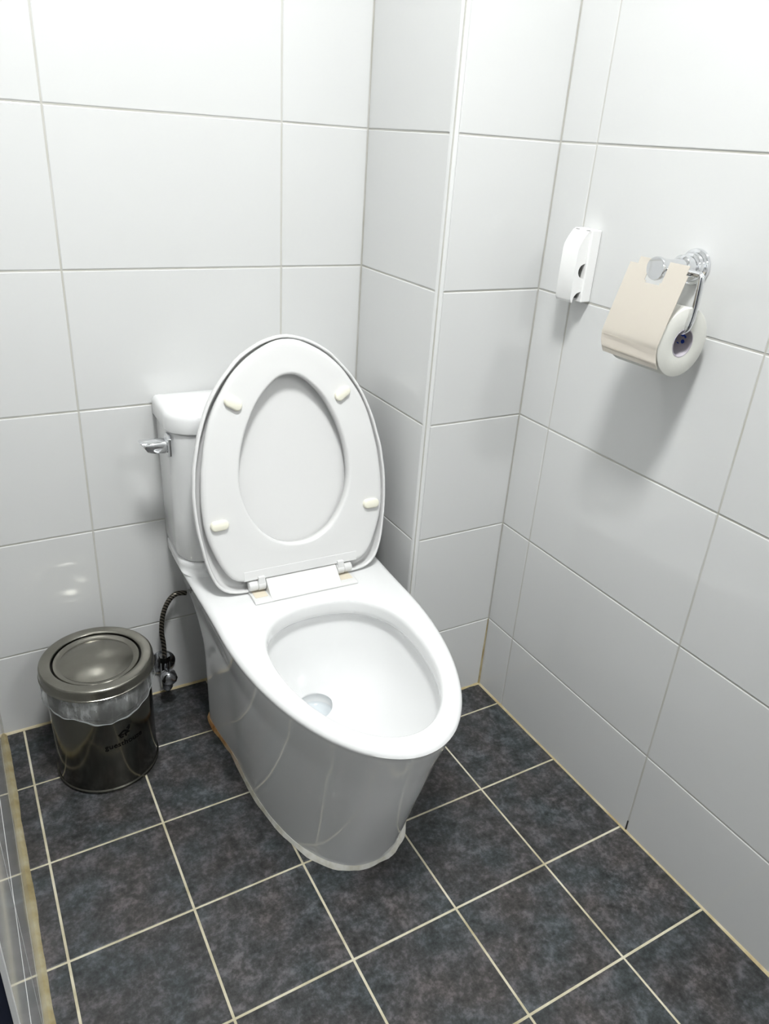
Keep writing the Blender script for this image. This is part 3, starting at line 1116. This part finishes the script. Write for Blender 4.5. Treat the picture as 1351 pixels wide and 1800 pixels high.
bm = bmesh.new()
grid_v = {}
for i, y in enumerate(ly):
    for j, d in enumerate(ld):
        dd = d
        if d > 0.0 and False:
            dd = d
        grid_v[i, j] = bm.verts.new(pt(y, dd))
for i in range(len(ly) - 1):
    for j in range(len(ld) - 1):
        ym, dm = (ly[i] + ly[i + 1]) / 2, (ld[j] + ld[j + 1]) / 2
        if dm < -0.003 and ym > 0.032 or dm < 0.0 and ym < py0 + 0.004:
            continue
        if dm < 0.021 and -0.0205 < ym < 0.0055:
            continue
        if dm < 0.0175 and -0.0235 < ym < 0.0085:
            continue
        bm.faces.new((grid_v[i, j], grid_v[i + 1, j], grid_v[i + 1, j + 1], grid_v[i, j + 1]))
for v in list(bm.verts):
    if not v.link_faces:
        bm.verts.remove(v)
me = bpy.data.meshes.new('cover_flap')
bmesh.ops.recalc_face_normals(bm, faces=bm.faces)
bm.to_mesh(me)
bm.free()
me.materials.append(M['cover_steel'])
for p in me.polygons:
    p.use_smooth = True
cf = link_obj('cover_flap', me, hold)
sm = cf.modifiers.new('thick', 'SOLIDIFY')
sm.thickness = 0.0009
sm.offset = 0
es = cf.modifiers.new('split', 'EDGE_SPLIT')
es.split_angle = math.radians(35)
cf['label'] = 'steel flap tinted with a beige reflection, curling over the roll'
# barrel the flap hinges on
for ya, yb in ((0.012, 0.030), (-0.050, -0.027)):
    obj('flap_hinge', box(-0.0845, -0.0640, ya, yb, -0.0045, -0.0015), M['chrome'], hold)

roll = thing('toilet_roll', 'white paper roll with a grey core hanging on the chrome holder', 'toilet paper', (RX, YP - 0.010, ZP + RZ))
R0, R1, HW = 0.0500, 0.0208, 0.050
pr = [(R1, -HW), (R1 + 0.001, -HW - 0.0003), (R0 - 0.0015, -HW), (R0 - 0.0004, -HW + 0.0006), (R0, -HW + 0.002), (R0, HW - 0.002), (R0 - 0.0015, HW), (R1, HW)]
pr_rings = lathe(pr, 96, 'y', (0, 0, 0), False)
nn_ = 96
pr_rings = (pr_rings[0], pr_rings[1] + [((len(pr) - 1) * nn_ + j, (len(pr) - 1) * nn_ + (j + 1) % nn_, (j + 1) % nn_, j) for j in range(nn_)])
obj('paper', pr_rings, M['paper'], roll, 40)
obj('core', loft([[(r * math.cos(2 * PI * j / 48), y, r * math.sin(2 * PI * j / 48)) for j in range(48)] for r, y in
                  ((0.0207, -HW - 0.0005), (0.0195, -HW - 0.0005), (0.0195, HW), (0.0207, HW))], False, False, True, True), M['core'], roll, 40)

# ------------------------------------------------------------------ outlet with its splash cover
out = thing('outlet_cover', 'white hinged splash cover over a wall outlet near the corner', 'outlet', (0.0, -0.1155, 0.944))
HWY = 0.0225                      # half width along the wall
bp = obj('base_plate', box(-0.022, -0.0003, -HWY, HWY, 0.0, 0.119), M['outlet'], out)
bevel(bp, 0.002, 3)
sk = obj('socket_face', box(-0.0285, -0.0215, -0.0125, 0.0125, 0.006, 0.100), M['socket'], out)
bevel(sk, 0.002, 2)
# cover side outline in (depth, height) with two half-round cable openings at its rear edge
d0, d1 = -0.0222, -0.0435


def side(yc):
    pts = [(d0, 0.117), (d0 - 0.004, 0.1165), (-0.030, 0.112), (-0.036, 0.104), (-0.0415, 0.094), (d1, 0.086), (d1, 0.006), (d1 + 0.002, 0.002), (-0.0405, 0.0)]
    pts += [(-0.0385, 0.0)]
    for k in range(7):                                  # lower cable notch
        a = PI - PI * k / 12
        pts.append((d0 + 0.0155 * math.cos(a), 0.0 + 0.0155 * math.sin(a) + 0.002))
    pts += [(d0, 0.040 - 0.0)]
    for k in range(1, 12):                              # upper round opening
        a = -PI / 2 - PI * k / 12
        pts.append((d0 + 0.0130 * math.cos(a), 0.0520 + 0.0122 * math.sin(a)))
    pts += [(d0, 0.0645)]
    return [(x, yc, z) for x, z in pts]


for s in (-1, 1):
    a, b = side(s * (HWY - 0.004)), side(s * (HWY - 0.0062))
    n = len(a)
    g = loft([a, b])
    so = obj('cover_side', g, M['outlet'], out)
fr = [(d0, 0.117), (d0 - 0.004, 0.117), (-0.030, 0.1125), (-0.036, 0.1045), (-0.0415, 0.0945), (d1, 0.0865), (d1 - 0.0003, 0.05), (d1, 0.006), (d1 + 0.002, 0.002), (-0.0405, 0.0)]
fin = [(x + 0.002 if i > 1 else x, z - 0.002 if i < 6 else z) for i, (x, z) in enumerate(fr)]
loop = fr + fin[::-1]
ca = obj('cover_front', loft([[(x, -HWY + 0.0035, z) for x, z in loop], [(x, HWY - 0.0035, z) for x, z in loop]]), M['outlet'], out, 35)
for yy in (-0.0145, 0.0115):
    obj('hinge_slot', box(-0.0262, -0.0226, yy - 0.003, yy + 0.003, 0.1150, 0.1178), M['socket'], out)
